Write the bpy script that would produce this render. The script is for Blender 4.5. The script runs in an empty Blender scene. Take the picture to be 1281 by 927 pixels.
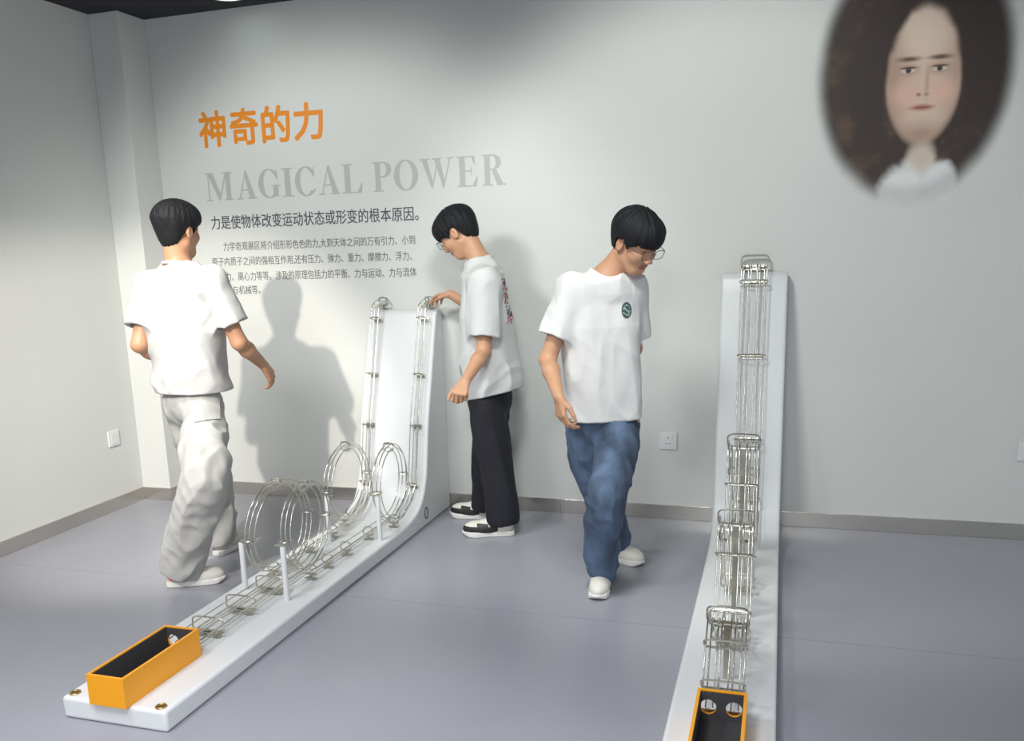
import bpy, bmesh, math, random
import numpy as np
from mathutils import Vector, Matrix
from mathutils.bvhtree import BVHTree

SC = bpy.context.scene
COL = SC.collection
PI = math.pi

# ------------------------------------------------------------------ camera
W, H = 1281, 927
FPX, YAW, PITCH, ROLL = 1117.84, .3140, -.2106, .0332
CAM = np.array([3.7322, -4.6636, 1.45])
SHX, SHY = -23.32, 86.42


def rot(yaw, pitch, roll):
    cy, sy, cp, sp, cr, sr = (math.cos(yaw), math.sin(yaw), math.cos(pitch), math.sin(pitch), math.cos(roll), math.sin(roll))
    return (np.array([[cy, -sy, 0], [sy, cy, 0], [0, 0, 1]]) @ np.array([[1, 0, 0], [0, cp, -sp], [0, sp, cp]])
            @ np.array([[cr, 0, sr], [0, 1, 0], [-sr, 0, cr]]))


CR = rot(YAW, PITCH, ROLL)


def at(px, py, y):
    """photo pixel -> world point on the plane at depth y"""
    d = CR @ np.array([(px - W / 2 - SHX) / FPX, 1, -(py - H / 2 - SHY) / FPX])
    return CAM + d * (y - CAM[1]) / d[1]


cd = bpy.data.cameras.new('camera')
cam = bpy.data.objects.new('camera', cd)
COL.objects.link(cam)
cd.sensor_fit = 'HORIZONTAL'
cd.sensor_width = 36
cd.lens = FPX / W * 36
cd.shift_x = -SHX / W
cd.shift_y = SHY / W
cd.clip_start = .05
m3 = Matrix([list(CR[:, 0]), list(CR[:, 2]), list(-CR[:, 1])]).transposed()
cam.matrix_world = Matrix.Translation(CAM.tolist()) @ m3.to_4x4()
SC.camera = cam

# ------------------------------------------------------------------ light
SC.view_settings.view_transform = 'Standard'
SC.view_settings.look = 'None'
SC.view_settings.gamma = 1
SC.view_settings.use_curve_mapping = False
SC.view_settings.exposure = .36
wd = bpy.data.worlds.new('hall')
SC.world = wd
wd.use_nodes = True
wd.node_tree.nodes['Background'].inputs[0].default_value = (.86, .93, 1, 1)
wd.node_tree.nodes['Background'].inputs[1].default_value = .60


def spot(name, loc, aim, energy, deg, blend, radius, color):
    l = bpy.data.lights.new(name, 'SPOT')
    l.energy = energy
    l.spot_size = math.radians(deg)
    l.spot_blend = blend
    l.shadow_soft_size = radius
    l.color = color
    o = bpy.data.objects.new(name, l)
    COL.objects.link(o)
    o.location = loc
    o.rotation_euler = (Vector(aim) - Vector(loc)).to_track_quat('-Z', 'Y').to_euler()
    return o


spot('track_spot_key', (1.78, -4.4, 2.70), (.36, 0, .20), 460, 34, .5, .045, (1, .93, .84))
spot('wall_washer', (1.30, -2.2, 2.72), (1.35, 0, .90), 145, 86, .5, .28, (.96, 1, .955))
spot('wall_washer', (2.98, -2.2, 2.72), (3.50, 0, .95), 145, 90, .5, .24, (.96, 1, .955))
spot('downlight_main', (1.5, -3.4, 2.7), (1.3, -2.8, 0), 150, 130, .6, .35, (.96, .98, 1))
spot('downlight_side', (2.9, -4.0, 2.7), (2.8, -3.7, 0), 230, 95, .7, .30, (.96, .98, 1))
spot('downlight_hall', (3.5, -5.6, 2.7), (3.2, -4.6, 0), 190, 140, .5, .35, (.96, .98, 1))

# ------------------------------------------------------------------ materials
MATS = {}


def mat(name, color, rough=.5, metal=0., bump=None, var=None, coat=0., spec=None, rvar=None, alpha=1., trans=0.):
    """bump=(scale, strength, stretch xyz); var=(scale, amount, stretch); rvar=(scale, amount)"""
    if name in MATS:
        return MATS[name]
    m = bpy.data.materials.new(name)
    m.use_nodes = True
    nt = m.node_tree
    b = nt.nodes['Principled BSDF']
    c = tuple(color) + (1,) if len(color) == 3 else color
    b.inputs['Base Color'].default_value = c
    b.inputs['Roughness'].default_value = rough
    b.inputs['Metallic'].default_value = metal
    if coat:
        b.inputs['Coat Weight'].default_value = coat
    if spec is not None:
        b.inputs['Specular IOR Level'].default_value = spec
    if trans:
        b.inputs['Transmission Weight'].default_value = trans
        b.inputs['IOR'].default_value = 1.3

    def noise(scale, stretch=(1, 1, 1), detail=5):
        tc = nt.nodes.new('ShaderNodeTexCoord')
        mp = nt.nodes.new('ShaderNodeMapping')
        mp.inputs['Scale'].default_value = stretch
        n = nt.nodes.new('ShaderNodeTexNoise')
        n.inputs['Scale'].default_value = scale
        n.inputs['Detail'].default_value = detail
        nt.links.new(tc.outputs['Object'], mp.inputs[0])
        nt.links.new(mp.outputs[0], n.inputs['Vector'])
        return n.outputs['Fac']
    if var:
        f = noise(var[0], var[2] if len(var) > 2 else (1, 1, 1))
        r = nt.nodes.new('ShaderNodeMapRange')
        r.inputs['From Min'].default_value = .25
        r.inputs['From Max'].default_value = .75
        r.inputs['To Min'].default_value = 1 - var[1]
        r.inputs['To Max'].default_value = 1 + var[1]
        nt.links.new(f, r.inputs['Value'])
        mx = nt.nodes.new('ShaderNodeVectorMath')
        mx.operation = 'MULTIPLY'
        mx.inputs[0].default_value = c[:3]
        nt.links.new(r.outputs[0], mx.inputs[1])
        nt.links.new(mx.outputs[0], b.inputs['Base Color'])
    if rvar:
        f = noise(rvar[0], rvar[2] if len(rvar) > 2 else (1, 1, 1))
        r = nt.nodes.new('ShaderNodeMapRange')
        r.inputs['To Min'].default_value = max(.02, rough - rvar[1])
        r.inputs['To Max'].default_value = rough + rvar[1]
        nt.links.new(f, r.inputs['Value'])
        nt.links.new(r.outputs[0], b.inputs['Roughness'])
    if bump:
        f = noise(bump[0], bump[2] if len(bump) > 2 else (1, 1, 1))
        bp = nt.nodes.new('ShaderNodeBump')
        bp.inputs['Strength'].default_value = bump[1]
        bp.inputs['Distance'].default_value = .01
        nt.links.new(f, bp.inputs['Height'])
        nt.links.new(bp.outputs[0], b.inputs['Normal'])
    MATS[name] = m
    return m


def srgb(r, g, b):
    f = lambda v: (v / 255 / 12.92) if v / 255 <= .04045 else ((v / 255 + .055) / 1.055) ** 2.4
    return (f(r), f(g), f(b))


wall_m = mat('wall_paint', (.66, .665, .64), .75, bump=(5, .05, (1, 1, 2.5)), var=(2.2, .02))
ceil_m = mat('ceiling_paint', (.012, .013, .017), .7)
floor_m = mat('floor_vinyl', (.305, .308, .350), .30, var=(1.6, .04), rvar=(7, .05), bump=(60, .03))
joint_m = mat('floor_joint', (.16, .16, .18), .6)
steel_m = mat('brushed_steel', (.66, .63, .58), .22, 1., rvar=(3, .12), bump=(9, .06, (1, 1, 30)))
rail_m = mat('rail_steel', (.70, .68, .62), .24, 1.)
brk_m = mat('bracket_steel', (.52, .50, .44), .32, 1.)
white_m = mat('white_lacquer', (.70, .71, .72), .36, spec=.35)
orange_m = mat('orange_acrylic', srgb(240, 160, 2), .35)
dark_m = mat('charcoal_lining', (.05, .048, .052), .8, bump=(120, .2))
brass_m = mat('brass', (.50, .36, .14), .35, .9)
brassd_m = mat('brass_dark', (.17, .11, .04), .5, .5)
plastic_m = mat('socket_plastic', (.74, .75, .75), .35)
slot_m = mat('socket_slot', (.10, .10, .10), .6)
chrome_m = mat('polished_steel', (.78, .78, .77), .06, 1.)
ink_orange = mat('vinyl_orange', srgb(232, 138, 28), .5)
ink_grey = mat('vinyl_pale_grey', (.45, .452, .44), .55)
ink_blue = mat('vinyl_slate', (.075, .08, .105), .55)
ink_dark = mat('vinyl_grey', (.15, .15, .15), .55)
emblem_m = mat('emblem_green', srgb(55, 95, 88), .5)

# ------------------------------------------------------------------ helpers


def link(name, me, m, parent=None, smooth=False):
    o = bpy.data.objects.new(name, me)
    COL.objects.link(o)
    if m is not None and len(me.materials) == 0:
        me.materials.append(m)
    if parent is not None:
        o.parent = parent
    if smooth:
        me.polygons.foreach_set('use_smooth', [True] * len(me.polygons))
    return o


def mesh(name, verts, faces):
    me = bpy.data.meshes.new(name)
    me.from_pydata([tuple(map(float, v)) for v in verts], [], faces)
    me.update()
    return me


def tag(o, label=None, cat=None, group=None, kind=None):
    if label:
        o['label'] = label
    if cat:
        o['category'] = cat
    if group:
        o['group'] = group
    if kind:
        o['kind'] = kind
    return o


def empty(name, loc=(0, 0, 0)):
    o = bpy.data.objects.new(name, None)
    o.empty_display_size = .1
    COL.objects.link(o)
    o.location = loc
    return o


class MB:
    """collects boxes, tubes and prisms into one mesh"""

    def __init__(s):
        s.v, s.f = [], []

    def add(s, v, f):
        n = len(s.v)
        s.v += [tuple(map(float, p)) for p in v]
        s.f += [tuple(i + n for i in q) for q in f]
        return s

    def box(s, x0, x1, y0, y1, z0, z1):
        v = [(x, y, z) for z in (z0, z1) for y in (y0, y1) for x in (x0, x1)]
        return s.add(v, [(0, 2, 3, 1), (4, 5, 7, 6), (0, 1, 5, 4), (2, 6, 7, 3), (0, 4, 6, 2), (1, 3, 7, 5)])

    def tube(s, pts, r, n=7, closed=False, caps=True, up=None):
        P = [np.array(p, float) for p in pts]
        N = len(P)
        v, f = [], []
        ref = None
        for i in range(N):
            a = P[(i - 1) % N] if (closed or i > 0) else P[i]
            b = P[(i + 1) % N] if (closed or i < N - 1) else P[i]
            t = (b - a) / (np.linalg.norm(b - a) + 1e-12)
            if ref is None:
                ref = np.array(up if up is not None else ([1, 0, 0] if abs(t[0]) < .8 else [0, 0, 1]), float)
            u = ref - t * (ref @ t)
            u /= np.linalg.norm(u)
            ref = u
            w = np.cross(t, u)
            rr = r[i] if hasattr(r, '__len__') else r
            for k in range(n):
                a_ = 2 * PI * k / n
                v.append(P[i] + rr * (math.cos(a_) * u + math.sin(a_) * w))
        for i in range(N if closed else N - 1):
            j = (i + 1) % N
            for k in range(n):
                f.append((i * n + k, i * n + (k + 1) % n, j * n + (k + 1) % n, j * n + k))
        if not closed and caps:
            f.append(tuple(range(n))[::-1])
            f.append(tuple((N - 1) * n + k for k in range(n)))
        return s.add(v, f)

    def prism(s, poly, h0, h1, axis=2):
        """polygon in the plane across axis, extruded h0..h1 along it"""
        n = len(poly)

        def P(a, b, h):
            return {2: (a, b, h), 0: (h, a, b), 1: (a, h, b)}[axis]
        v = [P(a, b, h0) for a, b in poly] + [P(a, b, h1) for a, b in poly]
        f = [tuple(range(n))[::-1], tuple(range(n, 2 * n))] + [(i, (i + 1) % n, n + (i + 1) % n, n + i) for i in range(n)]
        return s.add(v, f)

    def build(s, name, m, parent=None, smooth=False, bevel=0, segs=2, angle=True):
        me = mesh(name, s.v, s.f)
        bm = bmesh.new()
        bm.from_mesh(me)
        bmesh.ops.recalc_face_normals(bm, faces=bm.faces)
        bm.to_mesh(me)
        bm.free()
        o = link(name, me, m, parent, smooth)
        if bevel:
            md = o.modifiers.new('bevel', 'BEVEL')
            md.width = bevel
            md.segments = segs
            md.limit_method = 'ANGLE'
            md.angle_limit = math.radians(40)
        if smooth and angle:
            for e in me.edges:
                pass
            try:
                me.set_sharp_from_angle(angle=math.radians(40))
            except Exception:
                pass
        return o


# ------------------------------------------------------------------ the room
ZC = 2.797      # ceiling
XR, YF = 6.6, -6.6
PW, PD = .20, .229
BB = .079       # baseboard height
tag(MB().box(-.12, XR, 0, .12, 0, ZC + .1).build('wall_back', wall_m), kind='structure')
tag(MB().box(-.12, 0, YF, 0, 0, ZC + .1).build('wall_left', wall_m), kind='structure')
tag(MB().box(0, PW, -PD, 0, 0, ZC).build('wall_corner_pillar', wall_m, bevel=.004), kind='structure')
tag(MB().box(-.12, XR, YF, .12, ZC + .0, ZC + .12).build('ceiling', ceil_m), kind='structure')
fl = tag(MB().box(-.12, XR, YF, .12, -.06, -.0015).build('floor', joint_m), kind='structure')
for a, b in ((YF, -3.402), (-3.398, -1.4015), (-1.3985, .0)):
    MB().box(0, XR, a, b, -.0015, 0).build('vinyl_sheet', floor_m, fl)
T = .010
bb = tag(MB().box(PW + T, 2.6, -T, 0, 0, BB).box(2.603, XR, -T, 0, 0, BB).build('baseboard_back', steel_m, bevel=.0015), kind='structure')
tag(MB().box(0, T, YF, -PD - T, 0, BB).build('baseboard_left', steel_m, bevel=.0015), kind='structure')
tag(MB().box(0, PW + T, -PD - T, -PD, 0, BB).box(PW, PW + T, -PD, 0, 0, BB).build('baseboard_pillar', steel_m, bevel=.0015), kind='structure')


# recessed ceiling downlight by the left end of the back wall
lum = bpy.data.materials.new('lamp_glow')
lum.use_nodes = True
ln = lum.node_tree
em = ln.nodes.new('ShaderNodeEmission')
em.inputs[0].default_value = (.85, 1, .93, 1)
em.inputs[1].default_value = 3
ln.links.new(em.outputs[0], ln.nodes['Material Output'].inputs[0])
dl = tag(empty('ceiling_downlight', (.91, -.25, ZC)), 'round glowing recessed lamp in the dark ceiling above the lettering', 'ceiling lamp')
ring = MB()
ring.tube([(.095 * math.cos(a), .095 * math.sin(a), -.004) for a in np.linspace(0, 2 * PI, 32, endpoint=False)], .008, 6, closed=True)
ring.build('trim_ring', plastic_m, dl, True)
disc = MB()
disc.prism([(.09 * math.cos(a), .09 * math.sin(a)) for a in np.linspace(0, 2 * PI, 32, endpoint=False)], -.008, -.002)
disc.build('diffuser', lum, dl)


# wall sockets
def socket(loc, rz, label, slots=True):
    r = tag(empty('wall_socket', loc), label, 'socket', 'white wall sockets')
    r.rotation_euler.z = rz
    MB().box(-.045, .045, -.010, 0, -.046, .046).build('face_plate', plastic_m, r, bevel=.003)
    MB().box(-.026, .026, -.0125, -.010, -.034, .034).build('insert', plastic_m, r, bevel=.001)
    if slots:
        for (x, z, w, h) in ((0, .018, .004, .010), (-.009, -.012, .010, .003), (.009, -.012, .010, .003)):
            MB().box(x - w / 2, x + w / 2, -.0131, -.0125, z - h / 2, z + h / 2).build('slot', slot_m, r)
    return r


socket((3.188, 0, .428), 0, 'white wall socket with three slots between the jeans boy and single tower')
socket((4.862, 0, .433), 0, 'white wall socket cut by the right edge of the photo')
socket((0, -.435, .428), -PI / 2 + PI, 'white blank plate low on the left side wall', False)

# ------------------------------------------------------------------ wall lettering


def text_mesh(s, size, bold):
    cu = bpy.data.curves.new('t', 'FONT')
    cu.body = s
    cu.size = 10
    cu.extrude = .0006
    cu.resolution_u = 3
    o = bpy.data.objects.new('t', cu)
    COL.objects.link(o)
    bpy.context.view_layer.update()
    dg = bpy.context.evaluated_depsgraph_get()
    me = bpy.data.meshes.new_from_object(o.evaluated_get(dg))
    bpy.data.objects.remove(o)
    if bold:        # heavier strokes: shifted copies of the glyph, bold as a share of its size
        vs = [v.co.copy() for v in me.vertices]
        fs = [tuple(p.vertices) for p in me.polygons]
        mb = MB()
        for k in range(8):
            a = 2 * PI * k / 8
            dx, dy = 10 * bold * math.cos(a), 10 * bold * math.sin(a)
            mb.add([(c.x + dx, c.y + dy, c.z + k * .00002) for c in vs], fs)
        me = mesh('t', mb.v, mb.f)
    return me


def fit(me, x0, x1, z0, z1):
    """place a text mesh upright on the back wall inside the given rectangle"""
    n = len(me.vertices)
    a = np.zeros(n * 3)
    me.vertices.foreach_get('co', a)
    a = a.reshape(-1, 3)
    lo, hi = a.min(0), a.max(0)
    out = np.zeros_like(a)
    out[:, 0] = x0 + (a[:, 0] - lo[0]) / (hi[0] - lo[0]) * (x1 - x0)
    out[:, 2] = z0 + (a[:, 1] - lo[1]) / (hi[1] - lo[1]) * (z1 - z0)
    out[:, 1] = -.0008 - a[:, 2]
    me.vertices.foreach_set('co', out.ravel())
    me.update()
    return me


t = tag(empty('wall_title', (.49, 0, 2.07)), 'big bold orange four-character title on the back wall', 'lettering')
tx = [(.492, .672), (.700, .883), (.905, 1.088), (1.108, 1.295)]
for ch, (a, b) in zip('神奇的力', tx):
    me = fit(text_mesh(ch, .2, .024), a, b, 2.072, 2.272)
    for v in me.vertices:
        v.co -= Vector((.49, 0, 2.07))
    me.materials.clear()
    link('character', me, ink_orange, t)


def arc(cx, cy, ro, ri, a0, a1, n=24):
    """strip between two ellipses"""
    v, f = [], []
    for i in range(n + 1):
        a = math.radians(a0 + (a1 - a0) * i / n)
        v += [(cx + ro[0] * math.cos(a), cy + ro[1] * math.sin(a)), (cx + ri[0] * math.cos(a), cy + ri[1] * math.sin(a))]
    for i in range(n):
        f.append((2 * i, 2 * i + 1, 2 * i + 3, 2 * i + 2))
    return v, f


def P(*p):
    return list(p), [tuple(range(len(p)))]


def R(x0, y0, x1, y1):
    return P((x0, y0), (x1, y0), (x1, y1), (x0, y1))


s_, th = .045, .05    # serif height, thin stroke


def stem(x, w, top=True, bot=True, e=.07):
    o = [R(x, 0, x + w, 1)]
    if bot:
        o.append(R(x - e, 0, x + w + e, s_))
    if top:
        o.append(R(x - e, 1 - s_, x + w + e, 1))
    return o


G = {
    'M': (1.16, [R(.10, 0, .15, 1), R(0, 0, .26, s_), R(0, 1 - s_, .2, 1), P((.10, 1), (.33, 1), (.62, .22), (.54, 0)),
                 P((.54, 0), (.60, 0), (.92, 1), (.86, 1))] + stem(.86, .20, e=.09)),
    'A': (.86, [P((.10, 0), (.16, 0), (.44, 1), (.40, 1)), P((.36, .90), (.44, 1), (.46, 1), (.80, 0), (.56, 0)), R(.20, .30, .62, .35),
                R(0, 0, .27, s_), R(.46, 0, .86, s_)]),
    'G': (.95, [arc(.46, .5, (.46, .52), (.24, .47), 45, 320), arc(.46, .5, (.36, .52), (.26, .47), 320, 340, 4), R(.62, .04, .82, .40), R(.53, .40, .92, .44),
                P((.76, .98), (.80, .98), (.82, .64), (.78, .64)), P((.70, .90), (.78, .80), (.78, .64), (.66, .84))]),
    'I': (.52, stem(.15, .22, e=.12)),
    'C': (.88, [arc(.46, .5, (.46, .52), (.24, .47), 45, 318), P((.76, .98), (.80, .98), (.82, .64), (.78, .64)), P((.70, .90), (.78, .80), (.78, .64), (.66, .84)),
                P((.74, .06), (.86, .24), (.83, .26), (.62, .10))]),
    'L': (.80, stem(.12, .22, e=.10) + [R(.3, 0, .70, s_), P((.58, 0), (.76, 0), (.80, .34), (.76, .34))]),
    'P': (.76, stem(.12, .21, e=.10) + [arc(.44, .735, (.32, .265), (.12, .215), -90, 90), R(.3, .95, .46, 1), R(.3, .47, .46, .52)]),
    'O': (.94, [arc(.47, .5, (.47, .52), (.25, .47), 0, 360, 40)]),
    'W': (1.34, [P((.08, 1), (.30, 1), (.52, .2), (.46, 0)), P((.46, 0), (.50, 0), (.72, .80), (.68, .88)), P((.58, 1), (.80, 1), (.98, .22), (.90, 0)),
                 P((.90, 0), (.94, 0), (1.24, 1), (1.18, 1)), R(0, 1 - s_, .40, 1), R(.5, 1 - s_, .88, 1), R(1.06, 1 - s_, 1.34, 1)]),
    'E': (.82, stem(.12, .22, e=.10) + [R(.3, 0, .70, s_), R(.3, 1 - s_, .68, 1), R(.3, .49, .58, .535), P((.58, 0), (.76, 0), (.82, .32), (.78, .32)),
                                        P((.56, 1), (.70, 1), (.73, .72), (.69, .72)), P((.55, .60), (.59, .68), (.59, .34), (.55, .42))]),
    'R': (.92, stem(.12, .21, e=.10) + [arc(.42, .75, (.33, .25), (.13, .205), -90, 90), R(.3, .955, .44, 1), R(.3, .50, .44, .545),
                                        P((.38, .52), (.56, .52), (.84, 0), (.60, 0)), R(.58, 0, .92, s_)]),
}
t = tag(empty('wall_subtitle', (.5, 0, 1.775)), 'large pale grey English capitals in serif type under the orange title', 'lettering')
xs = [('M', .502, .684), ('A', .707, .84), ('G', .853, 1.001), ('I', 1.001, 1.085), ('C', 1.09, 1.225), ('A', 1.238, 1.371), ('L', 1.382, 1.509),
      ('P', 1.569, 1.685), ('O', 1.698, 1.841), ('W', 1.850, 2.047), ('E', 2.06, 2.181), ('R', 2.201, 2.335)]
for k, (ch, a, b) in enumerate(xs):
    wd_, pieces = G[ch]
    mb = MB()
    for i, (v, f) in enumerate(pieces):
        mb.add([((a - .5) + u / wd_ * (b - a), -.0008 - .00004 * i, .157 * w) for u, w in v], f)
    me = mesh('letter', mb.v, mb.f)
    link('letter', me, ink_grey, t)


def line(name, s, x0, x1, z0, z1, bold, m, parent=None):
    me = fit(text_mesh(s, .06, bold), x0, x1, z0, z1)
    me.materials.clear()
    o = link(name, me, m, parent)
    o['kind'] = 'stuff'
    return o


tag(line('wall_sentence', '力是使物体改变运动状态或形变的根本原因。', .515, 1.832, 1.612, 1.690, .006, ink_blue),
    'single slate blue line of Chinese text below the grey capitals', 'lettering')
t = tag(empty('wall_paragraph'), 'four-line small grey Chinese paragraph on the back wall', 'lettering')
line('text_line', '力学奇观展区将介绍形形色色的力,大到天体之间的万有引力、小到', .583, 1.804, 1.485, 1.537, 0, ink_dark, t)
line('text_line', '原子内质子之间的强相互作用,还有压力、弹力、重力、摩擦力、浮力、', .496, 1.780, 1.399, 1.451, 0, ink_dark, t)
line('text_line', '向心力、离心力等等。涉及的原理包括力的平衡、力与运动、力与流体', .496, 1.804, 1.312, 1.364, 0, ink_dark, t)
line('text_line', '力学、与机械等。', .490, .807, 1.232, 1.284, 0, ink_dark, t)

# ------------------------------------------------------------------ oval printed portrait (plain generic stand-in)


def portrait():
    m = bpy.data.materials.new('printed_portrait')
    m.use_nodes = True
    nt = m.node_tree
    b = nt.nodes['Principled BSDF']
    b.inputs['Roughness'].default_value = .6
    tc = nt.nodes.new('ShaderNodeTexCoord')
    sp = nt.nodes.new('ShaderNodeSeparateXYZ')
    nt.links.new(tc.outputs['Object'], sp.inputs[0])

    def mth(op, a, b_=None, c=None, clamp=False):
        n = nt.nodes.new('ShaderNodeMath')
        n.operation = op
        n.use_clamp = clamp
        for i, q in enumerate((a, b_, c)):
            if q is None:
                continue
            if isinstance(q, (int, float)):
                n.inputs[i].default_value = q
            else:
                nt.links.new(q, n.inputs[i])
        return n.outputs[0]
    nz = nt.nodes.new('ShaderNodeTexNoise')
    nz.inputs['Scale'].default_value = 7
    nz.inputs['Detail'].default_value = 6
    nz.inputs['Distortion'].default_value = .4
    nt.links.new(tc.outputs['Object'], nz.inputs['Vector'])
    X, Z, NZ = sp.outputs['X'], sp.outputs['Z'], mth('SUBTRACT', nz.outputs['Fac'], .5)

    def ell(cx, cz, rx, rz, soft, wob=0.):
        a = mth('DIVIDE', mth('SUBTRACT', X, cx), rx)
        c = mth('DIVIDE', mth('SUBTRACT', Z, cz), rz)
        d = mth('SQRT', mth('ADD', mth('MULTIPLY', a, a), mth('MULTIPLY', c, c)))
        if wob:
            d = mth('ADD', d, mth('MULTIPLY', NZ, wob))
        r = nt.nodes.new('ShaderNodeMapRange')
        r.interpolation_type = 'SMOOTHSTEP'
        r.inputs['From Min'].default_value = 1 + soft
        r.inputs['From Max'].default_value = 1 - soft
        nt.links.new(d, r.inputs['Value'])
        return r.outputs[0]
    cur = [None]

    def lay(mask, col):
        mx = nt.nodes.new('ShaderNodeMix')
        mx.data_type = 'RGBA'
        nt.links.new(mask, mx.inputs[0])
        if cur[0] is None:
            mx.inputs[6].default_value = srgb(58, 46, 40) + (1,)
        else:
            nt.links.new(cur[0], mx.inputs[6])
        mx.inputs[7].default_value = srgb(*col) + (1,)
        cur[0] = mx.outputs[2]
    f_ = nt.nodes.new('ShaderNodeMapRange')
    f_.inputs['From Min'].default_value = .50
    f_.inputs['From Max'].default_value = .72
    nt.links.new(nz.outputs['Fac'], f_.inputs['Value'])
    lay(f_.outputs[0], (96, 72, 56))
    lay(ell(.05, -.50, .075, .19, .25, .3), (205, 190, 175))          # neck
    lay(ell(-.03, -.55, .10, .13, .25, .9), (226, 226, 224))          # collar
    lay(ell(.13, -.52, .075, .12, .25, .9), (222, 223, 222))
    fm = ell(.04, -.02, .152, .290, .12, .08)
    lay(fm, (212, 186, 167))                                          # face
    for cx, cz, rx, rz, col in ((-.095, -.06, .060, .26, (176, 146, 128)), (.185, -.06, .055, .26, (184, 154, 136)), (.04, -.30, .12, .06, (172, 142, 124)),
                                (-.03, -.10, .05, .05, (218, 178, 160)), (.12, -.10, .05, .05, (220, 180, 162)), (.04, .16, .09, .10, (222, 200, 182))):
        lay(mth('MULTIPLY', fm, ell(cx, cz, rx, rz, .9)), col)
    for s in (-1, 1):
        lay(ell(.04 + s * .064, .000, .040, .024, .7), (178, 146, 128))
        lay(ell(.04 + s * .064, -.003, .028, .010, .4), (206, 196, 186))
        lay(ell(.04 + s * .064, -.002, .0115, .0115, .4), (62, 48, 42))
        lay(ell(.04 + s * .064, .009, .032, .005, .6), (92, 70, 60))
        lay(ell(.04 + s * .064, .046, .042, .010, .8), (104, 80, 66))
        lay(ell(.04 + s * .016, -.108, .009, .007, .8), (150, 110, 94))
    lay(ell(.056, -.055, .008, .06, .9), (190, 158, 140))
    lay(ell(.04, -.164, .042, .013, .7), (176, 118, 106))
    lay(ell(.04, -.164, .040, .003, .8), (128, 78, 70))
    hm = mth('SUBTRACT', 1.0, ell(.04, -.16, .165, .43, .10, .25))
    lay(mth('MULTIPLY', hm, ell(.04, .0, .34, .36, .2)), (54, 42, 37))
    nt.links.new(cur[0], b.inputs['Base Color'])
    al = ell(0, 0, .385, .545, .13, .04)
    nt.links.new(al, b.inputs['Alpha'])
    n = 64
    v = [(.46 * math.cos(2 * PI * i / n), 0, .62 * math.sin(2 * PI * i / n)) for i in range(n)]
    me = mesh('portrait', v, [tuple(range(n))])
    o = link('printed_portrait', me, m)
    o.location = (4.268, -.0012, 2.175)
    tag(o, 'soft-edged oval portrait of a person with long dark hair printed on the back wall', 'portrait')


portrait()

# ------------------------------------------------------------------ marble track exhibits
BALL = .017      # ball centre above the track floor rails


def offset_profile(pr, d):
    """offset a (y,z) polyline to its left-hand side (towards the room)"""
    out = []
    for i, p in enumerate(pr):
        a = np.array(pr[max(i - 1, 0)])
        b = np.array(pr[min(i + 1, len(pr) - 1)])
        t_ = (b - a) / np.linalg.norm(b - a)
        nrm = np.array([t_[1], -t_[0]])
        out.append((np.array(p) + nrm * d, nrm))
    return out


def catmull(pts, n=8):
    p = [np.array(q, float) for q in pts]
    p = [2 * p[0] - p[1]] + p + [2 * p[-1] - p[-2]]
    o = []
    for i in range(1, len(p) - 2):
        for k in range(n):
            u = k / n
            o.append(.5 * (2 * p[i] + (p[i + 1] - p[i - 1]) * u + (2 * p[i - 1] - 5 * p[i] + 4 * p[i + 1] - p[i + 2]) * u * u
                           + (3 * p[i] - p[i - 1] - 3 * p[i + 1] + p[i + 2]) * u ** 3))
    o.append(p[-2])
    return o


def frames(path):
    """path: list of points; returns (point, tangent, lateral, normal) with lateral close to +x"""
    o = []
    N = len(path)
    for i in range(N):
        t_ = path[min(i + 1, N - 1)] - path[max(i - 1, 0)]
        t_ = t_ / np.linalg.norm(t_)
        lat = np.array([1., 0, 0]) - t_ * t_[0]
        lat /= np.linalg.norm(lat)
        nrm = np.cross(lat, t_)     # tangent -y, lat +x  -> cross(x,-y) = -z
        o.append((path[i], t_, lat, -nrm))
    return o


def rails(fr, parent, offs=((-.0105, 0), (.0105, 0), (-.0225, .019), (.0225, .019)), r=.0027):
    for (a, b) in offs:
        MB().tube([p + a * l + b * n for p, t_, l, n in fr], r, 6, up=(1, 0, 0)).build('rail', rail_m, parent, True, angle=False)


def ring_pts(c, l, n, rx, rz, k=20, sq=1.0):
    o = []
    for i in range(k):
        a = 2 * PI * i / k
        ca, sa = math.cos(a), math.sin(a)
        e = sq
        o.append(c + l * rx * math.copysign(abs(ca) ** e, ca) + n * rz * math.copysign(abs(sa) ** e, sa))
    return o


def plate(mb, c, t_, ax, bx, w, h, thick):
    """box centred at c: w along ax, h along bx, thick along t_"""
    v = [c + ax * sx * w / 2 + bx * sy * h / 2 + t_ * sz * thick / 2 for sz in (-1, 1) for sy in (-1, 1) for sx in (-1, 1)]
    mb.add(v, [(0, 2, 3, 1), (4, 5, 7, 6), (0, 1, 5, 4), (2, 6, 7, 3), (0, 4, 6, 2), (1, 3, 7, 5)])


def V3(*a):
    return np.array(a, float)


def bracket(fr, parent, foot=.026, half=.0, foot_w=.05, name='bracket'):
    """hoop plate around a track; half = half spacing when it spans two tracks; foot = drop to the surface"""
    p, t_, l, n = fr
    mb = MB()
    c = p + n * .013
    if half:
        mb.tube(ring_pts(c + n * .004, l, n, half + .028, .030, 28, .45), .0032, 5, closed=True, up=n)
        plate(mb, p - n * .006, t_, l, n, 2 * half + .055, .010, .004)
    else:
        mb.tube(ring_pts(c, l, n, .0275, .0225, 18, .8), .003, 5, closed=True, up=n)
        plate(mb, p - n * .006, t_, l, n, .046, .009, .004)
    if foot:
        plate(mb, p - n * (foot / 2 + .004), t_, l, n, .012 if not half else .05, foot - .006, .004)
        plate(mb, p - n * (foot - .003), l, t_, n, .022, .004, foot_w if not half else .10)
    return mb.build(name, brk_m, parent)


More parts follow.
